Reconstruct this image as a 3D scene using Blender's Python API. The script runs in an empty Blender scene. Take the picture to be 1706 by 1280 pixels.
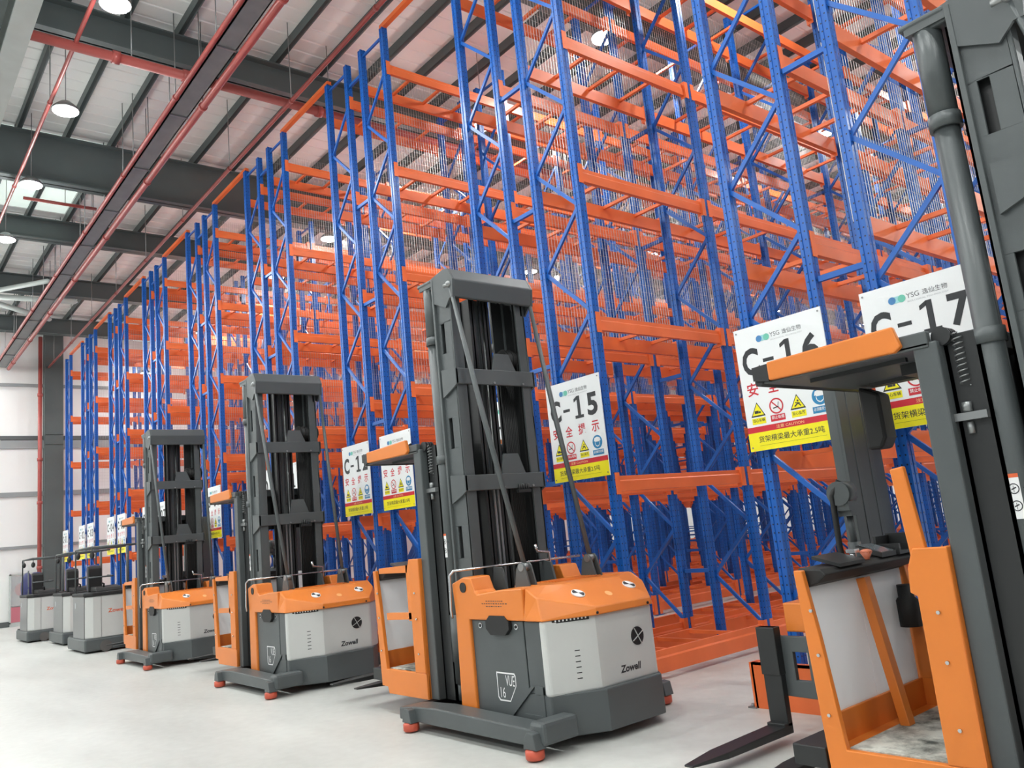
import bpy, bmesh, math, random
import numpy as np
from mathutils import Matrix, Vector
random.seed(7)
S = bpy.context.scene
COL = S.collection

# ---------------------------------------------------------------- camera
YAW, PITCH, ROLL, FPX = 0.6964, 0.1776, -0.0998, 1356.06
def cam_axes():
    cy, sy = math.cos(YAW), math.sin(YAW)
    f = Vector((-cy*math.cos(PITCH), sy*math.cos(PITCH), math.sin(PITCH)))
    r0 = Vector((sy, cy, 0)); u0 = r0.cross(f)
    r = r0*math.cos(ROLL)+u0*math.sin(ROLL)
    u = -r0*math.sin(ROLL)+u0*math.cos(ROLL)
    return r, u, f
CAM = Vector((12.0142, -6.3882, 1.7097))
_r, _u, _f = cam_axes()
cd = bpy.data.cameras.new('camera'); cam = bpy.data.objects.new('camera', cd); COL.objects.link(cam)
cam.matrix_world = Matrix(((_r.x, _u.x, -_f.x, CAM.x), (_r.y, _u.y, -_f.y, CAM.y), (_r.z, _u.z, -_f.z, CAM.z), (0, 0, 0, 1)))
cd.sensor_fit = 'HORIZONTAL'; cd.sensor_width = 36.0; cd.lens = FPX/1706*36.0
cd.clip_start = 0.05; cd.clip_end = 300
S.camera = cam

# ---------------------------------------------------------------- world and exposure
w = bpy.data.worlds.new('world'); S.world = w; w.use_nodes = True
bg = w.node_tree.nodes['Background']
bg.inputs[0].default_value = (0.93, 0.97, 1.0, 1); bg.inputs[1].default_value = 0.50
S.view_settings.view_transform = 'Standard'; S.view_settings.look = 'None'
S.view_settings.gamma = 1.0; S.view_settings.use_curve_mapping = False
S.view_settings.exposure = 0.05
LAMP_WATT = 106.0
ROOF_FILL_WATT = 50.0

# ---------------------------------------------------------------- materials
def mat(name, col, rough=0.5, metal=0.0, spec=0.5, bump=0.0, bscale=20.0, var=0.0, vscale=3.0, coat=0.0):
    m = bpy.data.materials.new(name); m.use_nodes = True
    nt = m.node_tree; b = nt.nodes['Principled BSDF']
    b.inputs['Base Color'].default_value = (*col, 1); b.inputs['Roughness'].default_value = rough
    b.inputs['Metallic'].default_value = metal; b.inputs['Specular IOR Level'].default_value = spec
    b.inputs['Coat Weight'].default_value = coat
    tc = nt.nodes.new('ShaderNodeTexCoord')
    if var > 0:
        n = nt.nodes.new('ShaderNodeTexNoise'); n.inputs['Scale'].default_value = vscale; n.inputs['Detail'].default_value = 5
        nt.links.new(tc.outputs['Object'], n.inputs['Vector'])
        r = nt.nodes.new('ShaderNodeValToRGB')
        r.color_ramp.elements[0].position = 0.3; r.color_ramp.elements[1].position = 0.7
        r.color_ramp.elements[0].color = (*[c*(1-var) for c in col], 1)
        r.color_ramp.elements[1].color = (*[min(1, c*(1+var)) for c in col], 1)
        nt.links.new(n.outputs['Fac'], r.inputs['Fac']); nt.links.new(r.outputs['Color'], b.inputs['Base Color'])
    if bump > 0:
        n2 = nt.nodes.new('ShaderNodeTexNoise'); n2.inputs['Scale'].default_value = bscale; n2.inputs['Detail'].default_value = 3
        nt.links.new(tc.outputs['Object'], n2.inputs['Vector'])
        bp = nt.nodes.new('ShaderNodeBump'); bp.inputs['Strength'].default_value = bump; bp.inputs['Distance'].default_value = 0.01
        nt.links.new(n2.outputs['Fac'], bp.inputs['Height']); nt.links.new(bp.outputs['Normal'], b.inputs['Normal'])
    return m

def emat(name, col, strength):
    m = bpy.data.materials.new(name); m.use_nodes = True
    b = m.node_tree.nodes['Principled BSDF']
    b.inputs['Base Color'].default_value = (*col, 1)
    b.inputs['Emission Color'].default_value = (*col, 1); b.inputs['Emission Strength'].default_value = strength
    m.cycles.emission_sampling = 'NONE'
    return m

def punched_blue():
    m = mat('blue_punched_steel', (0.007, 0.110, 0.45), 0.30, 0.0, 0.55, var=0.08, vscale=2.0)
    nt = m.node_tree; b = nt.nodes['Principled BSDF']; L = nt.links
    src = b.inputs['Base Color'].links[0].from_socket
    tc = nt.nodes.new('ShaderNodeTexCoord'); sx = nt.nodes.new('ShaderNodeSeparateXYZ')
    L.new(tc.outputs['Object'], sx.inputs[0])
    def M(op, a, bb=None, c=None):
        n = nt.nodes.new('ShaderNodeMath'); n.operation = op
        for i, v in enumerate((a, bb, c)):
            if v is None: continue
            if isinstance(v, (int, float)): n.inputs[i].default_value = v
            else: L.new(v, n.inputs[i])
        return n.outputs[0]
    fz = M('MULTIPLY', M('SUBTRACT', M('FRACT', M('DIVIDE', sx.outputs['Z'], 0.075)), 0.5), 0.075)
    def ring(coord, c):
        d = M('SUBTRACT', M('ABSOLUTE', coord), c)
        r2 = M('ADD', M('MULTIPLY', d, d), M('MULTIPLY', fz, fz))
        return M('LESS_THAN', r2, 0.0075*0.0075)
    mx = M('MAXIMUM', ring(sx.outputs['X'], 0.022), ring(sx.outputs['Y'], 0.025))
    mix = nt.nodes.new('ShaderNodeMix'); mix.data_type = 'RGBA'
    L.new(mx, mix.inputs['Factor']); L.new(src, mix.inputs['A']); mix.inputs['B'].default_value = (0.004, 0.01, 0.03, 1)
    L.new(mix.outputs['Result'], b.inputs['Base Color'])
    return m

BLUE = mat('blue_steel', (0.007, 0.110, 0.45), 0.32, 0.0, 0.55, var=0.08)
BLUEP = punched_blue()
ORANGE = mat('orange_beam_steel', (0.86, 0.178, 0.048), 0.36, 0.0, 0.5, var=0.10, vscale=1.5)
TORANGE = mat('truck_orange_paint', (0.72, 0.205, 0.030), 0.36, 0.0, 0.5, var=0.03)
CHAR = mat('charcoal_paint', (0.080, 0.091, 0.093), 0.42, 0.0, 0.5, var=0.06, bump=0.05, bscale=200)
DARK = mat('black_steel', (0.020, 0.0215, 0.022), 0.40, 0.0, 0.5)
RUBBER = mat('black_rubber', (0.012, 0.012, 0.012), 0.6)
WHITE = mat('light_grey_plastic', (0.56, 0.565, 0.54), 0.38, var=0.02)
SKIN = mat('pale_grey_cover', (0.58, 0.59, 0.57), 0.36, var=0.02)
CHROME = mat('chrome_steel', (0.62, 0.63, 0.64), 0.22, 1.0)
STEEL = mat('grey_steel', (0.30, 0.31, 0.31), 0.35, 0.7)
REDROL = mat('red_polyurethane', (0.52, 0.085, 0.045), 0.45)
SIGNW = mat('white_sign_panel', (0.86, 0.88, 0.89), 0.35)
INK = mat('black_print', (0.025, 0.028, 0.032), 0.5)
REDP = mat('red_print', (0.60, 0.02, 0.035), 0.5)
YEL = mat('yellow_print', (0.92, 0.82, 0.01), 0.45)
BLUEPR = mat('blue_print', (0.02, 0.22, 0.45), 0.5)
GREENPR = mat('green_print', (0.16, 0.55, 0.42), 0.5)
TEALPR = mat('teal_print', (0.35, 0.68, 0.70), 0.5)
NAVYPR = mat('deep_blue_print', (0.06, 0.22, 0.48), 0.5)
GREYPR = mat('grey_print', (0.45, 0.47, 0.48), 0.5)
WHITEPR = mat('white_print', (0.85, 0.85, 0.85), 0.5)
ORPR = mat('orange_print', (0.75, 0.13, 0.04), 0.5)
WIRE = mat('galvanised_wire', (0.55, 0.56, 0.53), 0.35, 0.6)
REDPIPE = mat('red_pipe_paint', (0.38, 0.075, 0.065), 0.4, var=0.08)
GREENST = mat('dark_green_grey_steel', (0.085, 0.105, 0.104), 0.5, var=0.12, vscale=0.8)
TRAYM = mat('grey_cable_tray', (0.22, 0.24, 0.24), 0.45, 0.3, var=0.1)
PALEST = mat('pale_grey_steel', (0.50, 0.54, 0.52), 0.45, var=0.06)
DECK = mat('white_roof_deck', (0.84, 0.84, 0.82), 0.55, var=0.04, vscale=0.5)
WALLM = mat('white_wall_panel', (0.88, 0.88, 0.86), 0.55, var=0.03, vscale=0.4)
GIRTM = mat('grey_girt', (0.30, 0.32, 0.32), 0.5)
BASEM = mat('dark_base_strip', (0.10, 0.11, 0.11), 0.6)
NAVY = mat('navy_vinyl', (0.035, 0.04, 0.14), 0.5, bump=0.3, bscale=15)
PINK = mat('faded_red_panel', (0.52, 0.16, 0.20), 0.5)
LENS = emat('lamp_lens', (1.0, 0.985, 0.95), 45.0)
SCREEN = mat('screen_glass', (0.12, 0.14, 0.15), 0.12)

def floor_mat():
    m = mat('pale_concrete', (0.62, 0.62, 0.585), 0.42, spec=0.4)
    nt = m.node_tree; b = nt.nodes['Principled BSDF']; L = nt.links
    tc = nt.nodes.new('ShaderNodeTexCoord')
    n = nt.nodes.new('ShaderNodeTexNoise'); n.inputs['Scale'].default_value = 0.55; n.inputs['Detail'].default_value = 8
    mp = nt.nodes.new('ShaderNodeMapping'); mp.inputs['Scale'].default_value = (0.5, 1.6, 1)
    L.new(tc.outputs['Object'], mp.inputs[0]); L.new(mp.outputs[0], n.inputs['Vector'])
    n2 = nt.nodes.new('ShaderNodeTexNoise'); n2.inputs['Scale'].default_value = 9; n2.inputs['Detail'].default_value = 6
    L.new(tc.outputs['Object'], n2.inputs['Vector'])
    r = nt.nodes.new('ShaderNodeValToRGB')
    r.color_ramp.elements[0].position = 0.32; r.color_ramp.elements[0].color = (0.46, 0.465, 0.44, 1)
    r.color_ramp.elements[1].position = 0.66; r.color_ramp.elements[1].color = (0.62, 0.63, 0.60, 1)
    mx = nt.nodes.new('ShaderNodeMath'); mx.operation = 'MULTIPLY_ADD'; mx.inputs[1].default_value = 0.25
    L.new(n2.outputs['Fac'], mx.inputs[0])
    sc = nt.nodes.new('ShaderNodeMath'); sc.operation = 'MULTIPLY'; sc.inputs[1].default_value = 0.75
    L.new(n.outputs['Fac'], sc.inputs[0]); L.new(sc.outputs[0], mx.inputs[2])
    L.new(mx.outputs[0], r.inputs['Fac']); L.new(r.outputs['Color'], b.inputs['Base Color'])
    return m
FLOORM = floor_mat()

def mat_mat():
    m = mat('worn_floor_mat', (0.4, 0.4, 0.38), 0.6)
    nt = m.node_tree; b = nt.nodes['Principled BSDF']; L = nt.links
    tc = nt.nodes.new('ShaderNodeTexCoord')
    n = nt.nodes.new('ShaderNodeTexNoise'); n.inputs['Scale'].default_value = 4.0; n.inputs['Detail'].default_value = 9; n.inputs['Roughness'].default_value = 0.7
    L.new(tc.outputs['Object'], n.inputs['Vector'])
    r = nt.nodes.new('ShaderNodeValToRGB')
    r.color_ramp.elements[0].position = 0.36; r.color_ramp.elements[0].color = (0.05, 0.06, 0.05, 1)
    r.color_ramp.elements[1].position = 0.60; r.color_ramp.elements[1].color = (0.72, 0.73, 0.66, 1)
    L.new(n.outputs['Fac'], r.inputs['Fac']); L.new(r.outputs['Color'], b.inputs['Base Color'])
    return m
MATM = mat_mat()

def acrylic_mat():
    m = mat('cloudy_acrylic', (0.88, 0.89, 0.90), 0.25, spec=0.5)
    nt = m.node_tree; b = nt.nodes['Principled BSDF']; out = nt.nodes['Material Output']
    b.inputs['Alpha'].default_value = 0.92
    tr = nt.nodes.new('ShaderNodeBsdfTranslucent'); tr.inputs['Color'].default_value = (0.92, 0.93, 0.94, 1)
    mx = nt.nodes.new('ShaderNodeMixShader'); mx.inputs[0].default_value = 0.5
    nt.links.new(b.outputs[0], mx.inputs[1]); nt.links.new(tr.outputs[0], mx.inputs[2]); nt.links.new(mx.outputs[0], out.inputs['Surface'])
    return m
ACRYL = acrylic_mat()
def glass_mat():
    m = mat('cabinet_glass', (0.9, 0.92, 0.92), 0.05)
    b = m.node_tree.nodes['Principled BSDF']; b.inputs['Alpha'].default_value = 0.25
    return m
GLASS = glass_mat()

# ---------------------------------------------------------------- mesh helpers
class MB:
    def __init__(self, off=(0, 0, 0)):
        self.v = []; self.f = []; self.m = []; self.off = Vector(off); self.mi = 0; self.smooth = []
    def add(self, vs, fs, sm=False):
        b = len(self.v)
        self.v += [Vector(p)-self.off for p in vs]
        self.f += [tuple(i+b for i in f) for f in fs]
        self.m += [self.mi]*len(fs); self.smooth += [sm]*len(fs)
        return self
    def box(self, x0, x1, y0, y1, z0, z1):
        vs = [(x0, y0, z0), (x1, y0, z0), (x1, y1, z0), (x0, y1, z0), (x0, y0, z1), (x1, y0, z1), (x1, y1, z1), (x0, y1, z1)]
        return self.add(vs, [(3, 2, 1, 0), (4, 5, 6, 7), (0, 1, 5, 4), (1, 2, 6, 5), (2, 3, 7, 6), (3, 0, 4, 7)])
    def prism(self, poly, a, b, axis='z'):
        n = len(poly)
        def P(p, t):
            return {'z': (p[0], p[1], t), 'y': (p[0], t, p[1]), 'x': (t, p[0], p[1])}[axis]
        vs = [P(p, a) for p in poly]+[P(p, b) for p in poly]
        fs = [tuple(reversed(range(n))), tuple(range(n, 2*n))]
        fs += [(i, (i+1) % n, n+(i+1) % n, n+i) for i in range(n)]
        return self.add(vs, fs)
    def bar(self, p, q, w, h, up=(0, 0, 1)):
        p, q = Vector(p), Vector(q); d = (q-p).normalized()
        s = d.cross(Vector(up))
        if s.length < 1e-4: s = d.cross(Vector((0, 1, 0)))
        s.normalize(); t = s.cross(d)
        s *= w/2; t *= h/2
        vs = [p-s-t, p+s-t, p+s+t, p-s+t, q-s-t, q+s-t, q+s+t, q-s+t]
        return self.add(vs, [(3, 2, 1, 0), (4, 5, 6, 7), (0, 1, 5, 4), (1, 2, 6, 5), (2, 3, 7, 6), (3, 0, 4, 7)])
    def tube(self, pts, r, n=12, caps=True):
        pts = [Vector(p) for p in pts]; rings = []
        rr = r if isinstance(r, (list, tuple)) else [r]*len(pts)
        prev = None
        for i, p in enumerate(pts):
            d = (pts[min(i+1, len(pts)-1)]-pts[max(i-1, 0)]).normalized()
            if prev is None:
                a = d.cross(Vector((0, 0, 1)))
                if a.length < 1e-3: a = d.cross(Vector((1, 0, 0)))
            else:
                a = prev-d*prev.dot(d)
            a.normalize(); prev = a; bb = d.cross(a)
            rings.append([p+(a*math.cos(2*math.pi*k/n)+bb*math.sin(2*math.pi*k/n))*rr[i] for k in range(n)])
        vs = [v for R in rings for v in R]; fs = []
        for i in range(len(pts)-1):
            for k in range(n):
                fs.append((i*n+k, i*n+(k+1) % n, (i+1)*n+(k+1) % n, (i+1)*n+k))
        self.add(vs, fs, True)
        if caps:
            L = len(pts)-1
            self.add(rings[0], [tuple(reversed(range(n)))]); self.add(rings[L], [tuple(range(n))])
        return self
    def cyl(self, c, axis, r, h, n=20):
        a = Vector(axis).normalized(); c = Vector(c)
        return self.tube([c-a*h/2, c+a*h/2], r, n)
    def ell(self, c, rx, ry, rz, n=14, k=8):
        vs = []; fs = []
        for j in range(k+1):
            th = math.pi*j/k
            for i in range(n):
                ph = 2*math.pi*i/n
                vs.append((c[0]+rx*math.sin(th)*math.cos(ph), c[1]+ry*math.sin(th)*math.sin(ph), c[2]+rz*math.cos(th)))
        for j in range(k):
            for i in range(n):
                fs.append((j*n+i, (j+1)*n+i, (j+1)*n+(i+1) % n, j*n+(i+1) % n))
        return self.add(vs, fs, True)
    def mesh(self, name, mats):
        me = bpy.data.meshes.new(name)
        me.from_pydata([tuple(v) for v in self.v], [], self.f)
        for m in (mats if isinstance(mats, (list, tuple)) else [mats]): me.materials.append(m)
        me.polygons.foreach_set('material_index', self.m)
        me.polygons.foreach_set('use_smooth', self.smooth)
        bm = bmesh.new(); bm.from_mesh(me)
        bmesh.ops.remove_doubles(bm, verts=bm.verts, dist=1e-6)
        bmesh.ops.recalc_face_normals(bm, faces=bm.faces)
        bm.to_mesh(me); bm.free(); me.update()
        return me
    def build(self, name, mats, parent=None, bevel=0.0, loc=None, segs=2):
        o = bpy.data.objects.new(name, self.mesh(name, mats)); COL.objects.link(o)
        if parent is not None: o.parent = parent
        if loc is not None: o.location = loc
        if bevel > 0:
            bv = o.modifiers.new('bevel', 'BEVEL'); bv.width = bevel; bv.segments = segs; bv.limit_method = 'ANGLE'; bv.angle_limit = math.radians(35)
            bv.harden_normals = False
        return o

def tag(o, label, cat, group=None):
    o['label'] = label; o['category'] = cat
    if group: o['group'] = group
    return o
def thing(name, label, cat, loc=(0, 0, 0), group=None):
    o = bpy.data.objects.new(name, None); COL.objects.link(o); o.location = loc
    o.empty_display_size = 0.2
    return tag(o, label, cat, group)
def inst(name, me, parent, loc=(0, 0, 0), scale=None):
    o = bpy.data.objects.new(name, me); COL.objects.link(o); o.parent = parent; o.location = loc
    if scale: o.scale = scale
    return o
def copy_tree(o, parent=None):
    c = o.copy(); COL.objects.link(c); c.parent = parent
    for ch in list(o.children): copy_tree(ch, c)
    return c
def struct(name, mb, m, parent=None, bevel=0):
    o = mb.build(name, m, parent, bevel)
    if parent is None: o['kind'] = 'structure'
    return o

_tcache = {}
def text_raw(s, offset=0.0, shear=0.0):
    key = (s, offset, shear)
    if key in _tcache: return _tcache[key]
    cu = bpy.data.curves.new('lettering', 'FONT'); cu.body = s; cu.offset = offset; cu.shear = shear
    cu.fill_mode = 'FRONT'; cu.resolution_u = 3
    o = bpy.data.objects.new('lettering', cu); COL.objects.link(o)
    dg = bpy.context.evaluated_depsgraph_get(); dg.update()
    me = bpy.data.meshes.new_from_object(o.evaluated_get(dg))
    vs = np.array([v.co[:2] for v in me.vertices]).reshape(-1, 2)
    fs = [tuple(p.vertices) for p in me.polygons]
    bpy.data.objects.remove(o); bpy.data.curves.remove(cu); bpy.data.meshes.remove(me)
    _tcache[key] = (vs, fs); return vs, fs
def text_into(mb, s, cx, cz, plane, facing, w=None, h=None, offset=0.0, shear=0.0, roll=0.0):
    """flat lettering: centre (cx,cz) in the plane's own axes; facing '-y' or '+x' or a 4-tuple (origin, right, up)"""
    vs, fs = text_raw(s, offset, shear)
    if len(vs) == 0: return
    lo, hi = vs.min(0), vs.max(0); sz = hi-lo
    sx = (w/sz[0]) if w else h/sz[1]; sz_ = (h/sz[1]) if h else sx
    q = (vs-(lo+hi)/2)*[sx, sz_]
    out = []
    for a, b in q:
        if roll: a, b = a*math.cos(roll)-b*math.sin(roll), a*math.sin(roll)+b*math.cos(roll)
        if facing == '-y': out.append((cx+a, plane, cz+b))
        elif facing == '+x': out.append((plane, cx+a, cz+b))
        else:
            o_, r_, u_ = facing; out.append(tuple(o_+r_*(cx+a)+u_*(cz+b)))
    mb.add(out, fs)

# ---------------------------------------------------------------- setting
ROOFZ = 11.70
WX, BY = -25.0, 38.0      # far end wall, back wall
struct('floor', MB().box(WX, 26, -22, BY, -0.2, 0.0), FLOORM)
# ribbed roof deck, ribs run across the aisle
rb = MB(); prof = []
x = WX
while x < 26:
    prof += [(x, ROOFZ), (x+0.32, ROOFZ), (x+0.335, ROOFZ+0.02), (x+0.365, ROOFZ+0.02)]
    x += 0.40
poly = prof+[(26, ROOFZ+0.25), (WX, ROOFZ+0.25)]
vs = [(p[0], -22, p[1]) for p in poly]+[(p[0], BY, p[1]) for p in poly]
n = len(poly)
fs = [(i, (i+1) % n, n+(i+1) % n, n+i) for i in range(n)]
rb.add(vs, fs)
ceiling = struct('ceiling', rb, DECK)
PY = [0.12+0.95*k for k in range(-9, 40)]
pur = MB().box(WX+0.05, 26, -0.035, 0.035, -0.2, 0.0).box(WX+0.05, 26, -0.035, 0.06, -0.2, -0.185).mesh('purlin', GREENST)
for y in PY:
    inst('purlin', pur, ceiling, (0, y, ROOFZ))
def ibeam_y(z0, z1, bw=0.3, t=0.03):
    return MB().box(-bw/2, bw/2, -22, BY-0.05, z0, z0+t).box(-bw/2, bw/2, -22, BY-0.05, z1-t, z1).box(-0.02, 0.02, -22, BY-0.05, z0, z1)
for xr, zb in ((-2.35, 10.9), (-7.40, 10.36), (-12.45, 10.9), (-17.5, 10.9), (-22.5, 10.9), (2.7, 10.9), (7.75, 10.4), (12.8, 10.9), (17.9, 10.9)):
    mb = ibeam_y(zb, 11.5, 0.34); mb.build('rafter', GREENST, ceiling, loc=(xr, 0, 0))
sk = MB().box(-12.2, -7.6, -4.6, -1.85, ROOFZ-0.012, ROOFZ-0.004)
struct('window_1', sk, emat('skylight_panel', (0.80, 0.92, 0.86), 0.55))
# walls
wl = struct('wall_left', MB().box(WX-0.2, WX, -22, BY, 0, ROOFZ), WALLM)
for z0, z1, m in ((7.15, 7.3, BASEM), (6.8, 7.12, GIRTM), (4.9, 5.08, GIRTM), (9.3, 9.42, GIRTM), (2.9, 3.0, GIRTM)):
    MB().box(WX, WX+0.09, -22, BY, z0, z1).build('girt', m, wl)
struct('baseboard_left', MB().box(WX, WX+0.04, -22, BY, 0, 0.2), BASEM)
struct('wall_back', MB().box(WX, 26, BY, BY+0.2, 0, ROOFZ), WALLM)

# steel column at the end wall
t = thing('steel_column', 'dark green-grey steel column standing against the white end wall, left of the C-01 rack', 'column', (WX+0.25, 0.08, 0))
MB().box(-0.2, -0.17, -0.33, 0.33, 0.02, ROOFZ-0.2).box(0.17, 0.2, -0.33, 0.33, 0.02, ROOFZ-0.2).box(-0.18, 0.18, -0.3, -0.27, 0.02, ROOFZ-0.2).box(-0.18, 0.18, 0.27, 0.3, 0.02, ROOFZ-0.2).box(-0.19, 0.19, -0.31, 0.31, 0.02, 11.4).build('shaft', GREENST, t)
MB().box(-0.23, 0.3, -0.42, 0.42, 0, 0.03).build('base_plate', GREENST, t)
MB().box(0.2, 0.24, -0.33, 0.33, 6.9, 6.94).box(0.2, 0.24, -0.33, 0.33, 7.3, 7.34).build('stiffener', GREENST, t)
# red riser pipe beside the column
t = thing('riser_pipe', 'thin red riser pipe running down the left side of the dark wall column', 'pipe', (WX+0.45, -0.42, 0))
MB().tube([(0, 0, 0), (0, 0, 11.3)], 0.075, 10).build('pipe', REDPIPE, t)
for z in (2.1, 4.6, 6.3, 8.9):
    MB().cyl((0, 0, z), (0, 0, 1), 0.1, 0.12, 10).build('coupling', REDPIPE, t)

# white wind-bracing tubes under the roof, far left
for i, (a, b, r) in enumerate((((-16.10, -2.89, 10.5), (-14.73, -1.80, 10.5), 0.075), ((-16.86, -2.80, 10.5), (-16.64, -0.68, 10.5), 0.09), ((-17.65, -2.69, 10.5), (-19.00, -1.02, 10.5), 0.085))):
    a, b = Vector(a), Vector(b); a0 = a+(a-b)*0.5
    o = MB(a0).tube([a0, b-(b-a)*0.02], r, 12).tube([b-(b-a)*0.02, b+(b-a)*0.02], [r, 0.02], 12).build('bracing_tube', PALEST, None, loc=a0)
    tag(o, ['upper white bracing tube under the far left roof, rising to the right',
            'middle white bracing tube under the far left of the roof, nearly level',
            'lowest white bracing tube under the far left roof, sloping down to the wall column'][i], 'brace')

# ---------------------------------------------------------------- pallet racks
P, W, G, H = 3.8730, 0.80, 0.424, 9.81
BAY, NB = 2.4, 13
LV = [0.30, 2.18, 3.98, 5.76, 7.46, 9.19]
def rack_x(n):
    return ((n-12)//2)*P + (0 if n % 2 == 0 else W+G)
UX, UY = 0.045, 0.05
prof = [(-UX, -UY), (-0.015, -UY), (-0.012, -UY+0.008), (0.012, -UY+0.008), (0.015, -UY), (UX, -UY), (UX, -0.012), (UX-0.006, -0.009), (UX-0.006, 0.009), (UX, 0.012), (UX, UY), (-UX, UY), (-UX, 0.012), (-UX+0.006, 0.009), (-UX+0.006, -0.009), (-UX, -0.012)]
me_up = MB().prism(prof, 0.012, H).mesh('upright', BLUEP)
me_foot = MB().box(-0.05, 0.05, -0.085, 0.075, 0, 0.012).mesh('foot_plate', BLUE)
def zig():
    out = []; zl = [0.89+1.26*k for k in range(7)]; zr = [0.27+1.26*k for k in range(8)]
    for k in range(7):
        out.append((zr[k], zl[k], 'b'))       # right low, left high
        out.append((zl[k], zr[k+1], 'a'))     # left low, right high
    return out
def brace_me(kind, dz):
    xa, xb = 0.07, W-0.07
    p = (xa, 0, 0 if kind == 'a' else dz); q = (xb, 0, dz if kind == 'a' else 0)
    return MB().bar(p, q, 0.030, 0.042, (0, 0, 1)).mesh('brace', BLUE)
me_ba, me_bb = brace_me('a', 0.64), brace_me('b', 0.62)
me_bh = MB().bar((0.07, 0, 0), (W-0.07, 0, 0), 0.03, 0.04).mesh('brace', BLUE)
def beam_me(s):
    pr = [(-0.025*s, 0), (0.016*s, 0), (0.016*s, -0.045), (0.028*s, -0.058), (0.028*s, -0.165), (-0.025*s, -0.165)]
    mb = MB().prism(pr, 0.05, BAY-0.10-0.05, 'y')
    # hooked end connectors over the upright faces
    for y0, y1 in ((0.045, 0.052), (BAY-0.152, BAY-0.145)):
        mb.box(min(-0.03*s, 0.05*s), max(-0.03*s, 0.05*s), y0, y1, -0.20, 0.035)
    for y0, y1 in ((-0.02, 0.05), (BAY-0.15, BAY-0.08)):
        mb.box(min(0.046*s, 0.052*s), max(0.046*s, 0.052*s), y0, y1, -0.20, 0.035)
    return mb.mesh('beam', ORANGE)
me_beam = {1: beam_me(1), -1: beam_me(-1)}
me_cross = MB().box(0.07, W-0.07, -0.02, 0.02, -0.04, 0.0).mesh('support_bar', ORANGE)
def panel_me(h):
    mb = MB(); r = 0.0020
    k = 0
    L = BAY-0.12
    nv = int(L/0.05)
    for i in range(nv+1):
        y = 0.06+L*i/nv; mb.box(-r, r, y-r, y+r, 0, h)
    nh = int(h/0.10)
    for i in range(nh+1):
        z = h*i/nh; mb.box(-0.0026, -0.0016, 0.06, 0.06+L, z-0.001, z+0.001)
    return mb.mesh('wire_mesh_panel', WIRE)
PZ = [(3.98, 1.66), (5.76, 1.60), (7.46, 1.62), (9.10, 0.7)]
me_panel = {h: panel_me(h) for _, h in PZ}
me_space = MB().box(0.009, G, -0.02, 0.02, -0.025, 0.025).mesh('row_spacer', BLUE)

def arr(me):
    v = np.empty(len(me.vertices)*3); me.vertices.foreach_get('co', v)
    return v.reshape(-1, 3), [tuple(p.vertices) for p in me.polygons]
def merge(name, items, parent, m):
    V = []; F = []; b = 0
    for me, loc, sc in items:
        v, f = _arr.setdefault(me.name, arr(me))
        V.append(v*np.array(sc or (1, 1, 1))+np.array(loc)); F += [tuple(i+b for i in q) for q in f]; b += len(v)
    me = bpy.data.meshes.new(name); me.from_pydata(np.concatenate(V).tolist(), [], F); me.materials.append(m)
    o = bpy.data.objects.new(name, me); COL.objects.link(o); o.parent = parent; o['kind'] = 'stuff'
    return o
_arr = {}
Z = zig()
LIMIT = 100
for n in range(1, 18):
    x0 = rack_x(n)
    if n == 14: lab = 'blue and orange pallet rack row behind the whole truck, left twin of the C-15 row'
    elif n in (10, 11): lab = 'blue and orange pallet rack row, %s of the pair just left of the C-12 row' % ('left' if n == 10 else 'right')
    elif n in (6, 8): lab = 'blue and orange pallet rack row standing just %s of the one with the C-%s sign' % (('left', '07') if n == 6 else ('left', '09'))
    else: lab = 'blue and orange pallet rack row whose end frame carries the C-%02d sign' % n
    R = thing('pallet_rack', lab, 'rack', (x0, 0, 0), 'pallet rack rows')
    ups, feet, brs, beams, bars, pans, spac = [], [], [], [], [], [], []
    for k in range(NB+1):
        y = k*BAY+UY
        for xx in (UX, W-UX):
            ups.append((me_up, (xx, y, 0), None)); feet.append((me_foot, (xx, y, 0), None))
        for za, zb, kd in Z:
            brs.append((me_ba if kd == 'a' else me_bb, (0, y, za), None))
        brs.append((me_bh, (0, y, H-0.12), None)); brs.append((me_bh, (0, y, 0.16), None))
        if n % 2 == 1 and n > 1:
            for zz in (0.95, 2.2, 3.57, 5.53, 7.2, 9.4): spac.append((me_space, (-G, y, zz), None))
        if k == NB: break
        for lz in LV:
            sc = (1, 1, 1.4) if lz < 1 else None
            for s in (1, -1):
                beams.append((me_beam[s], (W-UX if s == 1 else UX, y, lz), sc))
            for yy in (0.55, 1.15, 1.75):
                bars.append((me_cross, (0, y+yy, lz-0.005), None))
        if n % 2 == 1 and n > 1:
            for pz, ph in PZ: pans.append((me_panel[ph], (-0.06, y, pz), None))
    def dist(it): return (Vector(it[1])+Vector((x0, 0, 0))-CAM).length
    for nm, items, m in (('upright', ups, BLUEP), ('foot_plate', feet, BLUE), ('brace', brs, BLUE), ('beam', beams, ORANGE), ('support_bar', bars, ORANGE), ('wire_mesh_panel', pans, WIRE), ('row_spacer', spac, BLUE)):
        items.sort(key=dist)
        for me, loc, sc in items[:LIMIT]: inst(nm, me, R, loc, sc)
        if len(items) > LIMIT: merge(nm, items[LIMIT:], R, m)
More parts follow.
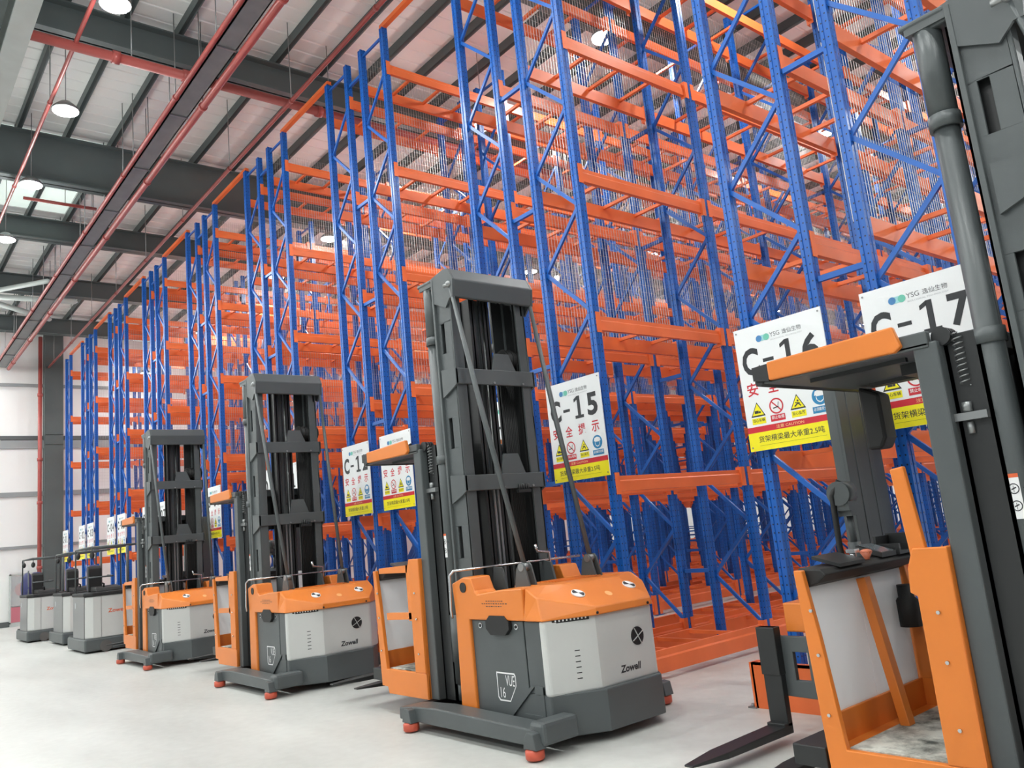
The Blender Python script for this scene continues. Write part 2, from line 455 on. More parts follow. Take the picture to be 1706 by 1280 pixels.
# orange tie beams across the aisles on top of the end frames
for n in range(1, 17, 2):
    xa, xb = rack_x(n)+W-0.09, rack_x(n+1)+0.09
    o = MB((xa, 0.05, H)).box(xa, xb, 0.01, 0.09, H+0.0, H+0.07).box(xa, xa+0.09, 0.0, 0.1, H-0.002, H+0.01).box(xb-0.09, xb, 0.0, 0.1, H-0.002, H+0.01).build('tie_beam', ORANGE, None, loc=(xa, 0.05, H))
    tag(o, 'orange tie beam across the aisle top from the %s rack to the %s rack' % (('C-%02d' % n), ('C-%02d' % (n+1))), 'beam', 'tie beams over the aisles')
# low orange end guards on the floor
for n in range(2, 18, 2):
    xa, xb = rack_x(n)-0.28, rack_x(n+1)+W+0.12
    t = thing('rack_end_guard', 'low orange steel guard on the floor before the rack ends C-%02d and C-%02d' % (n, n+1), 'guard', ((xa+xb)/2, -0.17, 0), 'rack end guards')
    L2 = (xb-xa)/2
    MB().box(-L2, L2, -0.03, 0.0, 0.0, 0.38).box(-L2, L2, -0.03, 0.05, 0.36, 0.38).build('front_plate', ORANGE, t)
    for s in (-1, 1):
        MB().box(s*L2-0.02, s*L2+0.02, -0.03, 0.10, 0, 0.38).build('end_plate', ORANGE, t)
        MB().box(s*(L2+0.03)-0.04, s*(L2+0.03)+0.04, -0.06, 0.02, 0, 0.012).cyl((s*(L2+0.035), -0.03, 0.02), (0, 0, 1), 0.015, 0.03, 8).build('anchor_plate', STEEL, t)

# ---------------------------------------------------------------- safety signs
SW, SH, SZ = 0.877, 1.12, 2.19
def sx(u): return u*SW
def sz(v): return SH*(1-v)
def ring(mb, c, r0, r1, y, n=28):
    vs = []; fs = []
    for k in range(n):
        a = 2*math.pi*k/n
        vs += [(c[0]+r0*math.cos(a), y, c[1]+r0*math.sin(a)), (c[0]+r1*math.cos(a), y, c[1]+r1*math.sin(a))]
    for k in range(n):
        j = (k+1) % n; fs.append((2*k, 2*k+1, 2*j+1, 2*j))
    mb.add(vs, fs)
def disc(mb, c, r, y, n=28, sx_=1.0):
    mb.add([(c[0]+sx_*r*math.cos(2*math.pi*k/n), y, c[1]+r*math.sin(2*math.pi*k/n)) for k in range(n)], [tuple(range(n))])
def pol(mb, pts, y): mb.add([(p[0], y, p[1]) for p in pts], [tuple(range(len(pts)))])
def rect(mb, x0, x1, z0, z1, y): pol(mb, [(x0, z0), (x1, z0), (x1, z1), (x0, z1)], y)
def stroke(mb, a, b, w_, y):
    a, b = Vector((a[0], a[1])), Vector((b[0], b[1])); d = (b-a).normalized(); nn = Vector((-d.y, d.x))*w_/2
    pol(mb, [a-nn, b-nn, b+nn, a+nn], y)
Y0 = -0.0055
def sign_proto():
    R = thing('safety_sign', 'x', 'sign', (0, 0, 0), 'rack end safety signs')
    MB().box(0, SW, -0.005, 0.005, 0, SH).build('panel', SIGNW, R)
    for u, v in ((0.03, 0.03), (0.97, 0.03), (0.03, 0.97), (0.97, 0.97)):
        MB().cyl((sx(u), -0.006, sz(v)), (0, 1, 0), 0.008, 0.006, 10).build('rivet', STEEL, R)
    for u in (0.1, 0.9):
        MB().box(sx(u)-0.015, sx(u)+0.015, 0.005, 0.065, 0.25, 0.30).box(sx(u)-0.015, sx(u)+0.015, 0.005, 0.065, 0.82, 0.87).build('bracket', BLUE, R)
    y = Y0-0.0005
    # logo
    mb = MB(); disc(mb, (sx(0.29), sz(0.115)), 0.030, y-0.0006); mb.mi = 1
    pol(mb, [(sx(0.29), sz(0.115)-0.026), (sx(0.375), sz(0.115)-0.026), (sx(0.375), sz(0.115)+0.026), (sx(0.29), sz(0.115)+0.026)], y-0.0003); mb.mi = 2
    disc(mb, (sx(0.378), sz(0.115)), 0.030, y-0.0009)
    mb.build('logo', [NAVYPR, TEALPR, GREENPR], R)
    mb = MB(); text_into(mb, 'YSG', sx(0.475), sz(0.108), y, '-y', h=0.040)
    text_into(mb, '逸仙生物', sx(0.665), sz(0.108), y, '-y', h=0.044, offset=0.004)
    mb.build('company_lettering', mat('dark_grey_print', (0.12, 0.13, 0.14), 0.5), R)
    mb = MB(); text_into(mb, 'BIOLOGICAL TECHNOLOGY', sx(0.60), sz(0.148), y, '-y', w=0.31, h=0.012); mb.build('company_subtitle', GREYPR, R)
    mb = MB()
    for ch, u in zip('安全提示', (0.13, 0.365, 0.605, 0.845)): text_into(mb, ch, sx(u), sz(0.508), y, '-y', w=0.115, h=0.122, offset=0.016)
    mb.build('title_lettering', REDP, R)
    # pictograms
    def tri(u):
        mb = MB(); cx, cz = sx(u), sz(0.685)
        def T(s): return [(cx-0.075*s, cz-0.05*s), (cx+0.075*s, cz-0.05*s), (cx, cz+0.08*s)]
        pol(mb, T(1.0), y); mb.mi = 1; pol(mb, [(p[0], p[1]+0.002) for p in T(0.80)], y-0.0006); mb.mi = 0
        return mb, cx, cz
    ys = y-0.0012
    mb, cx, cz = tri(0.15)
    rect(mb, cx-0.032, cx+0.008, cz-0.022, cz+0.004, ys); rect(mb, cx+0.010, cx+0.030, cz-0.022, cz-0.004, ys)
    mb.build('vehicle_pictogram', [INK, YEL], R)
    mb, cx, cz = tri(0.605)
    stroke(mb, (cx-0.030, cz-0.025), (cx+0.012, cz+0.005), 0.011, ys); stroke(mb, (cx+0.030, cz-0.025), (cx+0.002, cz+0.005), 0.010, ys)
    stroke(mb, (cx-0.022, cz+0.008), (cx+0.024, cz-0.002), 0.008, ys); disc(mb, (cx+0.006, cz+0.022), 0.009, ys, 10)
    mb.build('falling_pictogram', [INK, YEL], R)
    mb = MB(); cx, cz = sx(0.37), sz(0.672)
    disc(mb, (cx, cz), 0.068, y); mb.mi = 1; ring(mb, (cx, cz), 0.057, 0.070, y-0.0006); stroke(mb, (cx-0.045, cz+0.045), (cx+0.045, cz-0.045), 0.011, y-0.0009); mb.mi = 2
    stroke(mb, (cx-0.034, cz-0.018), (cx+0.022, cz-0.006), 0.010, ys-0.0001); stroke(mb, (cx+0.018, cz+0.002), (cx+0.026, cz+0.034), 0.006, ys-0.0002)
    mb.build('no_smoking_pictogram', [WHITEPR, REDP, INK], R)
    mb = MB(); cx, cz = sx(0.85), sz(0.665)
    disc(mb, (cx, cz), 0.074, y); mb.mi = 1; disc(mb, (cx, cz-0.008), 0.044, y-0.0006, 20, 0.85); pol(mb, [(cx-0.052, cz+0.010), (cx+0.052, cz+0.010), (cx+0.040, cz+0.044), (cx, cz+0.056), (cx-0.040, cz+0.044)], y-0.0007); mb.mi = 0
    pol(mb, [(cx-0.033, cz+0.002), (cx+0.033, cz+0.002), (cx+0.026, cz-0.030), (cx, cz-0.044), (cx-0.026, cz-0.030)], y-0.0010)
    mb.build('helmet_pictogram', [BLUEPR, WHITEPR], R)
    for u, s, pm, tm, ww in ((0.15, '当心车辆', YEL, INK, 0.14), (0.37, '禁止吸烟', REDP, WHITEPR, 0.145), (0.605, '当心坠落', YEL, INK, 0.14), (0.85, '必须戴安全帽', BLUEPR, WHITEPR, 0.165)):
        mb = MB(); rect(mb, sx(u)-ww/2, sx(u)+ww/2, sz(0.765)-0.028, sz(0.765)+0.028, y); mb.mi = 1
        text_into(mb, s, sx(u), sz(0.760), y-0.0006, '-y', w=ww*0.86, h=0.030, offset=0.01)
        mb.build('pictogram_caption', [pm, tm], R)
    mb = MB(); rect(mb, 0, SW, sz(0.855), sz(0.808), y); mb.mi = 1
    text_into(mb, '注意 CAUTION', sx(0.49), sz(0.831), y-0.0006, '-y', w=0.27, h=0.030, offset=0.008)
    mb.build('caution_band', [REDP, mat('pale_orange_print', (0.9, 0.55, 0.25), 0.5)], R)
    mb = MB(); rect(mb, 0, SW, 0, sz(0.855), y); mb.mi = 1
    text_into(mb, '货架横梁最大承重2.5吨', sx(0.48), sz(0.912), y-0.0006, '-y', w=0.64, h=0.058, offset=0.006)
    rect(mb, sx(0.12), sx(0.86), sz(0.962), sz(0.9605), y-0.0006)
    mb.build('load_limit_band', [YEL, INK], R)
    return R
proto = sign_proto()
for n in range(1, 18):
    R = proto if n == 17 else copy_tree(proto)
    R.location = (rack_x(n)+(W-SW)/2, -0.07, SZ)
    if n == 14: R['label'] = 'white safety sign hidden behind the largest whole truck mast, left of the C-15 sign'
    else: R['label'] = 'white and yellow safety sign reading C-%02d on the end of a rack row' % n
    mb = MB(); y = Y0-0.0005
    s = 'C-%02d' % n
    hh = 0.252; zc = sz(0.285)
    text_into(mb, 'C', sx(0.155), zc, y, '-y', w=0.175, h=hh, offset=0.034)
    rect(mb, sx(0.30), sx(0.425), zc-0.028, zc+0.004, y)
    for ch, u in ((s[2], 0.59), (s[3], 0.835)):
        if ch == '1':
            c = sx(u); zb = zc-hh/2
            rect(mb, c-0.066, c+0.070, zb, zb+0.034, y); rect(mb, c-0.020, c+0.027, zb+0.034, zc+hh/2, y)
            pol(mb, [(c-0.016, zc+hh/2), (c-0.070, zc+hh/2-0.030), (c-0.070, zc+hh/2-0.066), (c-0.016, zc+hh/2-0.038)], y)
        else: text_into(mb, ch, sx(u), zc, y, '-y', w=0.16, h=hh, offset=0.034)
    mb.build('number_lettering', INK, R)

# ---------------------------------------------------------------- high bay lamps
me_house = MB().tube([(0, 0, 0.0), (0, 0, 0.04), (0, 0, 0.10), (0, 0, 0.17)], [0.225, 0.225, 0.17, 0.09], 20).mesh('housing', STEEL)
me_lens = MB().cyl((0, 0, -0.006), (0, 0, 1), 0.21, 0.012, 24).mesh('lens', LENS)
me_rod = MB().tube([(0, 0, 0.17), (0, 0, ROOFZ-10.02)], 0.008, 6).mesh('hanger_rod', STEEL)
LX = [0.22+3.53*k for k in range(-7, 6)]
ROWS = [(-3.5, 'over the parked trucks'), (3.65, 'above the rack front'), (10.9, 'deep among the racks'), (18.1, 'far back above the racks'), (25.3, 'near the back wall above the racks'), (32.5, 'at the back wall above the racks'), (-10.7, 'added as unseen fill over the open floor behind the photographer'), (-17.9, 'added as unseen fill over the far open floor behind the photographer')]  # the rows behind the camera are unseen, added for fill light
vis = {(0, 7): 'round glowing lamp over the trucks, half cut by the picture top', (0, 6): 'round glowing lamp over the trucks, largest whole one at upper left',
       (0, 5): 'round glowing lamp over the trucks, just under the deep roof beam at left', (0, 4): 'round glowing lamp over the trucks, lowest at the left picture edge',
       (1, 8): 'round glowing lamp behind wire mesh near the top, right of the C-15 end frame', (1, 7): 'round glowing lamp high above the largest whole truck mast', (1, 6): 'round lamp above the racks behind the C-14 row',
       (1, 5): 'round glowing lamp beside the C-12 end frame', (1, 4): 'round glowing lamp seen by the C-11 end frame', (1, 3): 'small warm lamp seen left of the C-10 end frame',
       (2, 5): 'small glowing lamp right of the top of the whole truck mast'}
for ri, (ly, desc) in enumerate(ROWS):
    for k, lx in enumerate(LX):
        lab = vis.get((ri, k), 'round high bay lamp %s' % desc)
        t = thing('high_bay_lamp', lab, 'lamp', (lx-(0.3 if ri else 0), ly, 10.02), 'round high bay lamps' if (ri, k) in vis else 'high bay lamps %s' % desc)
        inst('housing', me_house, t); inst('lens', me_lens, t); inst('hanger_rod', me_rod, t)
        ld = bpy.data.lights.new('lamp_light', 'AREA'); ld.shape = 'DISK'; ld.size = 0.33; ld.energy = LAMP_WATT; ld.color = (0.96, 1.0, 0.985)
        lo = bpy.data.objects.new('lamp_light', ld); COL.objects.link(lo); lo.parent = t; lo.location = (0, 0, -0.02)
        ls = bpy.data.lights.new('roof_fill_light', 'POINT'); ls.shadow_soft_size = 0.2; ls.energy = ROOF_FILL_WATT; ls.color = (0.96, 1.0, 0.985)  # added point light in the air below the lens, brightens the roof
        so = bpy.data.objects.new('roof_fill_light', ls); COL.objects.link(so); so.parent = t; so.location = (0, 0, -0.3)

# ---------------------------------------------------------------- pipes and trays under the roof
def hanger(parent, p, ztop=ROOFZ-0.2):
    MB().tube([(p[0], p[1], p[2]), (p[0], p[1], ztop)], 0.01, 6).build('hanger_rod', STEEL, parent)
t = thing('cable_tray', 'grey cable tray hung under the roof between two red pipes', 'tray', (0, -1.75, 10.0))
MB().box(WX+0.3, 20, -0.17, 0.17, 0.0, 0.02).box(WX+0.3, 20, -0.17, -0.15, 0.0, 0.14).box(WX+0.3, 20, 0.15, 0.17, 0.0, 0.14).build('trough', TRAYM, t)
for k in range(-9, 7): 
    MB().box(k*2.5-0.02, k*2.5+0.02, -0.165, 0.165, -0.03, 0.0).build('cross_bracket', STEEL, t)
    for s in (-0.155, 0.155): hanger(t, (k*2.5, s, -0.02), ROOFZ-10.0-0.01)
def xpipe(name, y, z, r, label, sp=3.1, hang=True, m=REDPIPE):
    t = thing(name, label, 'pipe', (0, y, z))
    MB().tube([(WX+0.3, 0, 0), (20, 0, 0)], r, 12).build('pipe', m, t)
    xx = WX+1.5
    while xx < 14 and hang:
        hanger(t, (xx, 0, r*0.5), ROOFZ-z-0.01)
        MB().cyl((xx, 0, 0), (1, 0, 0), r*1.25, 0.06, 12).build('pipe_clamp', m, t)
        xx += sp
    return t
xpipe('sprinkler_pipe', -1.5, 9.95, 0.065, 'thicker red pipe along the right edge of the grey cable tray', 3.6)
xpipe('sprinkler_pipe', -1.985, 10.0, 0.045, 'thinner red pipe along the left edge of the grey cable tray', 3.6)
xpipe('sprinkler_pipe', -3.72, 10.0+0.22, 0.035, 'thin red pipe following the row of lamps over the trucks', 4.0)
xpipe('sprinkler_pipe', -0.12, 10.05, 0.04, 'long brownish red pipe running just above the rack tops', 3.2)
t = thing('sprinkler_main', 'thick red main pipe crossing under the roof above the cable tray', 'pipe', (-1.42, 0, 10.18))
MB().tube([(0, -4.6, 0), (0, 30, 0)], 0.085, 16).build('pipe', REDPIPE, t)
for yy in (-3.1, -1.95, 0.6, 4, 9, 14): 
    MB().cyl((0, yy, 0), (0, 1, 0), 0.11, 0.12, 14).build('coupling', REDPIPE, t); hanger(t, (0, yy+0.25, 0.04), ROOFZ-10.18-0.01)
t = thing('sprinkler_branch', 'short thin dark red pipe crossing under the roof beyond the deep rafter', 'pipe', (-9.2, -1.9, 10.7))
MB().tube([(0, -1.4, 0), (0, 0.2, 0)], 0.04, 10).build('pipe', REDPIPE, t); hanger(t, (0, -0.5, 0.02), ROOFZ-10.71)
hanger(t, (0, 0.1, 0.02), ROOFZ-10.71)
# many thin drop rods with sprinkler heads
t = thing('runway_beam', 'pale grey steel beam hung at the top left corner of the picture', 'beam', (0, -4.65, 9.5))
MB().box(-5.5, 20, -0.15, 0.15, 0, 0.03).box(-5.5, 20, -0.15, 0.15, 0.72, 0.75).box(-5.5, 20, -0.015, 0.015, 0.03, 0.72).build('beam', PALEST, t)
for k in range(-1, 5):
    MB().box(k*4-0.05, k*4+0.05, -0.12, 0.12, 0.75, ROOFZ-9.5-0.3).build('hanger', GREENST, t)
MB().box(-5.5, 20, -0.45, -0.2, 0.15, 0.65).build('side_channel', GREENST, t)

# ---------------------------------------------------------------- turret trucks
OX, OYC = 6.0, -1.36       # model coordinates below are those of the whole truck; origin is its own middle
YC = -1.36
def mirror(y): return 2*YC-y
def truck(x_off, label, dz, gate_up, badge=True):
    T = thing('turret_truck', label, 'forklift', (OX+x_off, OYC, 0), 'orange and grey turret trucks')
    off = (OX, OYC, 0)
    N = lambda: MB(off)
    L = lambda: MB((OX, OYC, -dz))          # lifting unit, raised with the mast
    # ---- body
    N().prism([(5.9, -1.98), (6.86, -2.0), (7.09, -1.6), (7.09, -0.94), (6.82, -0.72), (5.9, -0.74)], 0.075, 0.40).box(5.88, 6.86, -1.965, -0.755, 0.15, 0.97).build('chassis', CHAR, T, 0.012)
    door = N().box(5.87, 6.585, -1.992, -1.96, 0.19, 0.965).build('battery_door', CHAR, T, 0.006)
    N().box(6.60, 6.855, -1.992, -1.96, 0.40, 0.965).build('side_cover', CHAR, T, 0.006)
    N().prism([(6.12, 0.96), (6.18, 1.01), (6.38, 1.01), (6.44, 0.96), (6.44, 0.90), (6.38, 0.85), (6.18, 0.85), (6.12, 0.90)], -2.03, -1.96, 'y').build('grip_recess', RUBBER, door)
    for xx in (6.0, 6.50):
        N().cyl((xx, -1.995, 0.92), (0, 1, 0), 0.024, 0.012, 14).build('door_lock', CHROME, door); N().cyl((xx, -2.0, 0.92), (0, 1, 0), 0.013, 0.012, 10).build('key_slot', RUBBER, door)
    if badge:
        bx, bz = 6.30, 0.42
        mb = N(); o_ = [(-0.135, 0.12), (0.11, 0.12), (0.125, 0.10), (0.125, 0.02), (0.03, -0.115), (-0.11, -0.115), (-0.135, -0.09)]
        k = [(p[0]*0.93+0.0, p[1]*0.90) for p in o_]; nn = len(o_)
        mb.add([(bx+p[0], -1.9935, bz+p[1]) for p in o_]+[(bx+p[0], -1.9935, bz+p[1]) for p in k], [(i, (i+1) % nn, nn+(i+1) % nn, nn+i) for i in range(nn)])
        text_into(mb, 'VUE', bx+0.045, bz+0.055, -1.9935, '-y', w=0.12, h=0.085)
        text_into(mb, '16', bx-0.062, bz-0.045, -1.9935, '-y', w=0.065, h=0.085)
        mb.build('badge', WHITEPR, door)
    N().prism([(6.32, 0.20), (6.36, 0.20), (6.68, 0.46), (6.68, 0.40), (6.78, 0.40), (6.78, 0.46), (6.64, 0.46), (6.30, 0.24)], -2.01, -1.97, 'y').prism([(6.45, 0.20), (6.78, 0.20), (6.78, 0.45), (6.74, 0.45), (6.74, 0.235), (6.52, 0.235)], -2.005, -1.97, 'y').build('stay_bracket', CHAR, T)
    rear = N().prism([(6.80, -2.01), (6.87, -2.012), (7.04, -1.6), (7.04, -0.925), (6.82, -0.705), (6.75, -0.71)], 0.385, 0.975).build('rear_cover', SKIN, T, 0.025, segs=3)
    c0 = Vector((6.86, -2.015, 0)); d0 = (Vector((7.04, -1.6, 0))-c0).normalized(); n0 = Vector((d0.y, -d0.x, 0))
    for k in range(6):
        z = 0.50+0.043*k; p = c0+d0*0.27+n0*0.001+Vector((0, 0, z))
        N().bar(p-d0*0.022, p+d0*0.022, 0.006, 0.008).build('vent_slot', RUBBER, rear)
    p = c0+d0*0.24+Vector((0, 0, 0.962)); N().bar(p-d0*0.16, p+d0*0.16, 0.012, 0.035).build('light_strip', RUBBER, rear)
    for k in range(9):
        q = p+d0*(-0.13+0.0325*k)+n0*0.007; N().bar(q-d0*0.006, q+d0*0.006, 0.004, 0.014).build('light_dot', WHITEPR, rear)
    g = N(); g.cyl((7.043, -1.13, 0.735), (1, 0, 0), 0.075, 0.006, 24)
    grille = g.build('fan_grille', RUBBER, rear)
    g = N()
    for a in (0.5, 1.57+0.5):
        dv = Vector((0, math.cos(a), math.sin(a)))*0.073; c = Vector((7.048, -1.13, 0.735)); g.bar(c-dv, c+dv, 0.004, 0.012, (1, 0, 0))
    g.build('grille_spokes', SKIN, rear)
    mb = N(); text_into(mb, 'Zowell', -1.25, 0.50, 7.0415, '+x', w=0.25, h=0.06, offset=0.03, shear=0.15); mb.build('maker_lettering', INK, rear)
    # ---- orange hood
    lo = [(6.655, -2.03, .97), (6.87, -2.03, .97), (7.075, -1.61, .97), (7.075, -.925, .97), (6.83, -.69, .97), (6.655, -.69, .97)]
    up = [(6.665, -2.0, 1.235), (6.80, -1.99, 1.15), (7.06, -1.6, 1.035), (7.06, -.93, 1.035), (6.80, -.72, 1.15), (6.665, -.72, 1.235)]
    tp = [(6.25, -1.78, 1.235), (6.655, -1.78, 1.235), (6.74, -1.55, 1.215), (6.74, -.98, 1.215), (6.655, -.74, 1.235), (6.25, -.74, 1.235)]
    h = N(); vs = lo+up+tp
    fs = [tuple(range(5, -1, -1))]
    fs += [(i, i+1, 7+i, 6+i) for i in range(5)]
    fs += [(6, 7, 13), (7, 8, 14, 13), (8, 9, 15, 14), (9, 10, 16, 15), (10, 11, 16)]
    fs += [(12, 13, 14, 15, 16, 17), (0, 6, 13, 12), (5, 0, 12, 17), (11, 5, 17, 16)]
    h.add(vs, fs)
    hood = h.build('hood', TORANGE, T, 0.012, segs=3)
    for yy, xx, zz in ((-1.60, 6.87, 1.138), (-0.98, 6.87, 1.138)):
        nv = Vector((0.46, 0, 0.89)).normalized(); tv = Vector((0.89, 0, -0.46)).normalized(); c = Vector((xx, yy, zz))+nv*0.004
        mb = N(); mb.cyl(c, nv, 0.060, 0.014, 20); lk = mb.build('hood_lock', WHITEPR, hood)
        mb = N(); c = c+nv*0.0085
        for q in (0, 2):
            ring_ = [c]+[c+(tv*math.cos(t)+Vector((0, 1, 0))*math.sin(t))*0.054 for t in [(q+0.15*k/0.9+0.1)*math.pi/2 for k in range(6)]]
            mb.add(ring_, [tuple(range(len(ring_)))])
        mb.build('lock_mark', INK, lk)
    mb = N(); mb.cyl((6.93, -1.3, 1.107), (0.5, 0, 0.85), 0.035, 0.006, 16); mb.build('emblem', mat('pale_orange_emblem', (0.85, 0.42, 0.16), 0.4), hood)
    for k in range(7):
        N().box(6.30+0.04*k, 6.315+0.04*k, -1.55, -1.0, 1.234, 1.239).build('vent_slot', mat('dark_orange', (0.5, 0.14, 0.02), 0.5) if k == 0 and x_off == 0 and False else TORANGE, hood)
    for yy in (-1.6, -0.99):
        N().cyl((7.078, yy, 0.99), (1, 0, 0), 0.012, 0.008, 8).build('hood_bolt', RUBBER, hood)
    # ---- orange side frames
    prof = [(5.64, .15), (5.87, .15), (5.87, .97), (6.645, .97), (6.645, 1.235), (6.35, 1.225), (6.02, 1.19), (5.98, 1.22), (5.93, 1.335), (5.82, 1.34), (5.64, 1.285), (5.665, 1.0)]
    for s in (0, 1):
        ya, yb = (-2.02, -1.79) if s == 0 else (mirror(-2.02), mirror(-1.79))
        sf = N().prism(prof, min(ya, yb), max(ya, yb), 'y').build('side_frame', TORANGE, T, 0.012)
        yo = -2.025 if s == 0 else mirror(-2.025)
        mb = N(); mb.tube([(5.82, yo-0.004, 1.25), (5.82, yo+0.012, 1.25)], 0.045, 18); mb.build('tie_down_eye', RUBBER, sf)
        if s == 0:
            mb = N(); 
            for r_, (a, b) in enumerate(((6.14, 6.38), (6.08, 6.44), (6.14, 6.36))):
                xx = a
                while xx < b:
                    l = random.uniform(0.012, 0.03); rect(mb, xx, xx+l, 1.128-0.022*r_, 1.135-0.022*r_, -2.0215); xx += l+0.012
            mb.build('fine_print', INK, sf)
    N().box(5.80, 6.30, -1.78, -0.94, 0.97, 1.15).build('mast_foot', DARK, T, 0.01)
    # ---- mast
    zt = 4.31
    holes = [(1.50, 1.80), (2.54, 2.84), (3.48, 3.79)]
    for s in (0, 1):
        def yy(a): return a if s == 0 else mirror(a)-0.045
        mb = N()
        def bx(x0, x1, a, b, z0, z1):
            a, b = yy(a), yy(b); mb.box(x0, x1, min(a, b), max(a, b), z0, z1)
        bx(5.745, 5.77, -1.85, -1.735, 0.15, zt-0.05)
        bx(5.50, 5.53, -1.88, -1.75, 0.15, zt-0.05)
        z = 0.15
        for a, b in holes+[(zt-0.05, None)]:
            bx(5.50, 5.77, -1.85, -1.83, z, a)
            if b:
                bx(5.50, 5.575, -1.85, -1.83, a, b); bx(5.635, 5.77, -1.85, -1.83, a, b); z = b
        bx(5.52, 5.56, -1.835, -1.80, 0.15, zt-0.05)
        bx(5.60, 5.77, -1.83, -1.80, 3.9, zt)
        mb.build('mast_column', CHAR, T, 0.004)
        mb = N()
        bx(5.46, 5.72, -1.79, -1.775, 0.2, zt-0.08); bx(5.70, 5.72, -1.79, -1.735, 0.2, zt-0.08); bx(5.46, 5.48, -1.79, -1.735, 0.2, zt-0.08)
        mb.build('inner_rail', DARK, T)
        yc0 = -1.465 if s == 0 else -1.285
        N().box(5.40, 5.60, yc0-0.008, yc0+0.008, 0.25, 4.1).box(5.585, 5.60, yc0-0.035, yc0+0.035, 0.25, 4.1).box(5.40, 5.415, yc0-0.035, yc0+0.035, 0.25, 4.1).build('centre_rail', DARK, T)
        # lift cylinder behind the column
        yc = yy(-1.80)
        cyl = N().tube([(5.37, yc, 0.35), (5.37, yc, 3.62)], 0.066, 20).build('lift_cylinder', CHAR, T)
        N().tube([(5.37, yc, 3.62), (5.37, yc, 3.70)], 0.083, 20).tube([(5.37, yc, 3.70), (5.37, yc, 4.27)], 0.074, 20).build('upper_sleeve', CHAR, cyl)
        N().tube([(5.37, yc, 2.42), (5.37, yc, 2.50)], 0.079, 20).box(5.26, 5.33, yc-0.05, yc+0.03, 2.43, 2.49).build('clamp', CHAR, cyl)
        N().tube([(5.37, yc, 0.55), (5.37, yc, 0.98)], 0.075, 20).tube([(5.37, yc, 0.2), (5.37, yc, 0.36)], 0.05, 14).build('lower_sleeve', CHAR, cyl)
        if s == 0:
            mb = N()
            a0 = -2.0
            for k in range(7):
                a1, a2 = a0+k*0.10, a0+(k+1)*0.10
                mb.add([(5.37+0.0675*math.cos(a), yc+0.0675*math.sin(a), z) for a, z in ((a1, 1.52), (a2, 1.52), (a2, 1.74), (a1, 1.74))], [(0, 1, 2, 3)])
            mb.build('warning_sticker', WHITEPR, cyl)
            mb = N()
            for k in range(7):
                a1, a2 = a0+k*0.10, a0+(k+1)*0.10
                mb.add([(5.37+0.068*math.cos(a), yc+0.068*math.sin(a), z) for a, z in ((a1, 1.725), (a2, 1.725), (a2, 1.745), (a1, 1.745))], [(0, 1, 2, 3)])
            mb.build('sticker_header', ORPR, cyl)
            mb = N(); rr_ = 0.0683
            for zc in (1.67, 1.585):
                for k in range(16):
                    t1, t2 = 2*math.pi*k/16, 2*math.pi*(k+1)/16
                    q = []
                    for tt, rad in ((t1, 0.022), (t1, 0.027), (t2, 0.027), (t2, 0.022)):
                        a = a0+0.25+rad*math.cos(tt)/rr_; q.append((5.37+rr_*math.cos(a), yc+rr_*math.sin(a), zc+rad*math.sin(tt)))
                    mb.add(q, [(0, 1, 2, 3)])
                for (u1, v1, u2, v2) in ((0.0, 0.015, 0.0, -0.018), (-0.012, -0.004, 0.012, 0.006), (0.045, 0.004, 0.055, -0.014)):
                    a1, a2 = a0+0.25+u1/rr_, a0+0.25+u2/rr_
                    mb.bar((5.37+rr_*math.cos(a1), yc+rr_*math.sin(a1), zc+v1), (5.37+rr_*math.cos(a2), yc+rr_*math.sin(a2), zc+v2), 0.0008, 0.006)
            mb.build('sticker_symbol', INK, cyl)
        # strut from mast head to the hood
        yy = (lambda a: a) if s == 0 else mirror
        st = N().tube([(5.80, yy(-1.86), 4.13), (6.08, yy(-1.81), 2.78), (6.40, yy(-1.76), 1.41)], [0.020, 0.026, 0.022], 12).build('brace_strut', CHAR, T)
        N().ell((5.80, yy(-1.87), 4.14), 0.035, 0.035, 0.035).cyl((5.77, yy(-1.87), 4.14), (1, 0, 0), 0.02, 0.10, 10).build('rod_end', STEEL, st)
        N().cyl((6.405, yy(-1.76), 1.39), (0, 1, 0), 0.035, 0.10, 14).build('rod_end', STEEL, st)
        N().prism([(6.28, 1.15), (6.52, 1.15), (6.45, 1.40), (6.42, 1.43), (6.38, 1.43), (6.34, 1.38)], yy(-1.76)-0.045, yy(-1.76)-0.030, 'y').prism([(6.28, 1.15), (6.52, 1.15), (6.45, 1.40), (6.42, 1.43), (6.38, 1.43), (6.34, 1.38)], yy(-1.76)+0.030, yy(-1.76)+0.045, 'y').build('strut_bracket', CHAR, T)
        N().prism([(5.80, 1.15), (6.02, 1.15), (5.96, 1.38), (5.84, 1.40)], yy(-1.66)-0.012, yy(-1.66)+0.012, 'y').build('mast_gusset', CHAR, T)
    # mast head: sloping front
    N().prism([(5.35, 4.24), (5.74, 4.315), (5.80, 4.30), (5.87, 4.175), (5.845, 4.00), (5.80, 4.00), (5.80, 4.14), (5.70, 4.20), (5.35, 4.18)], -1.86, mirror(-1.86), 'y').box(5.25, 5.50, -1.88, mirror(-1.88), 4.24, 4.275).build('mast_head', CHAR, T, 0.012)
    for s in (0, 1):
        ya, yb = (-1.875, -1.855) if s == 0 else (mirror(-1.855), mirror(-1.875))
        N().prism([(5.50, 4.02), (5.72, 3.92), (5.80, 4.0), (5.85, 4.0), (5.87, 4.175), (5.80, 4.30), (5.72, 4.312), (5.28, 4.24), (5.28, 4.20), (5.50, 4.20)], ya, yb, 'y').build('head_side_plate', CHAR, T)
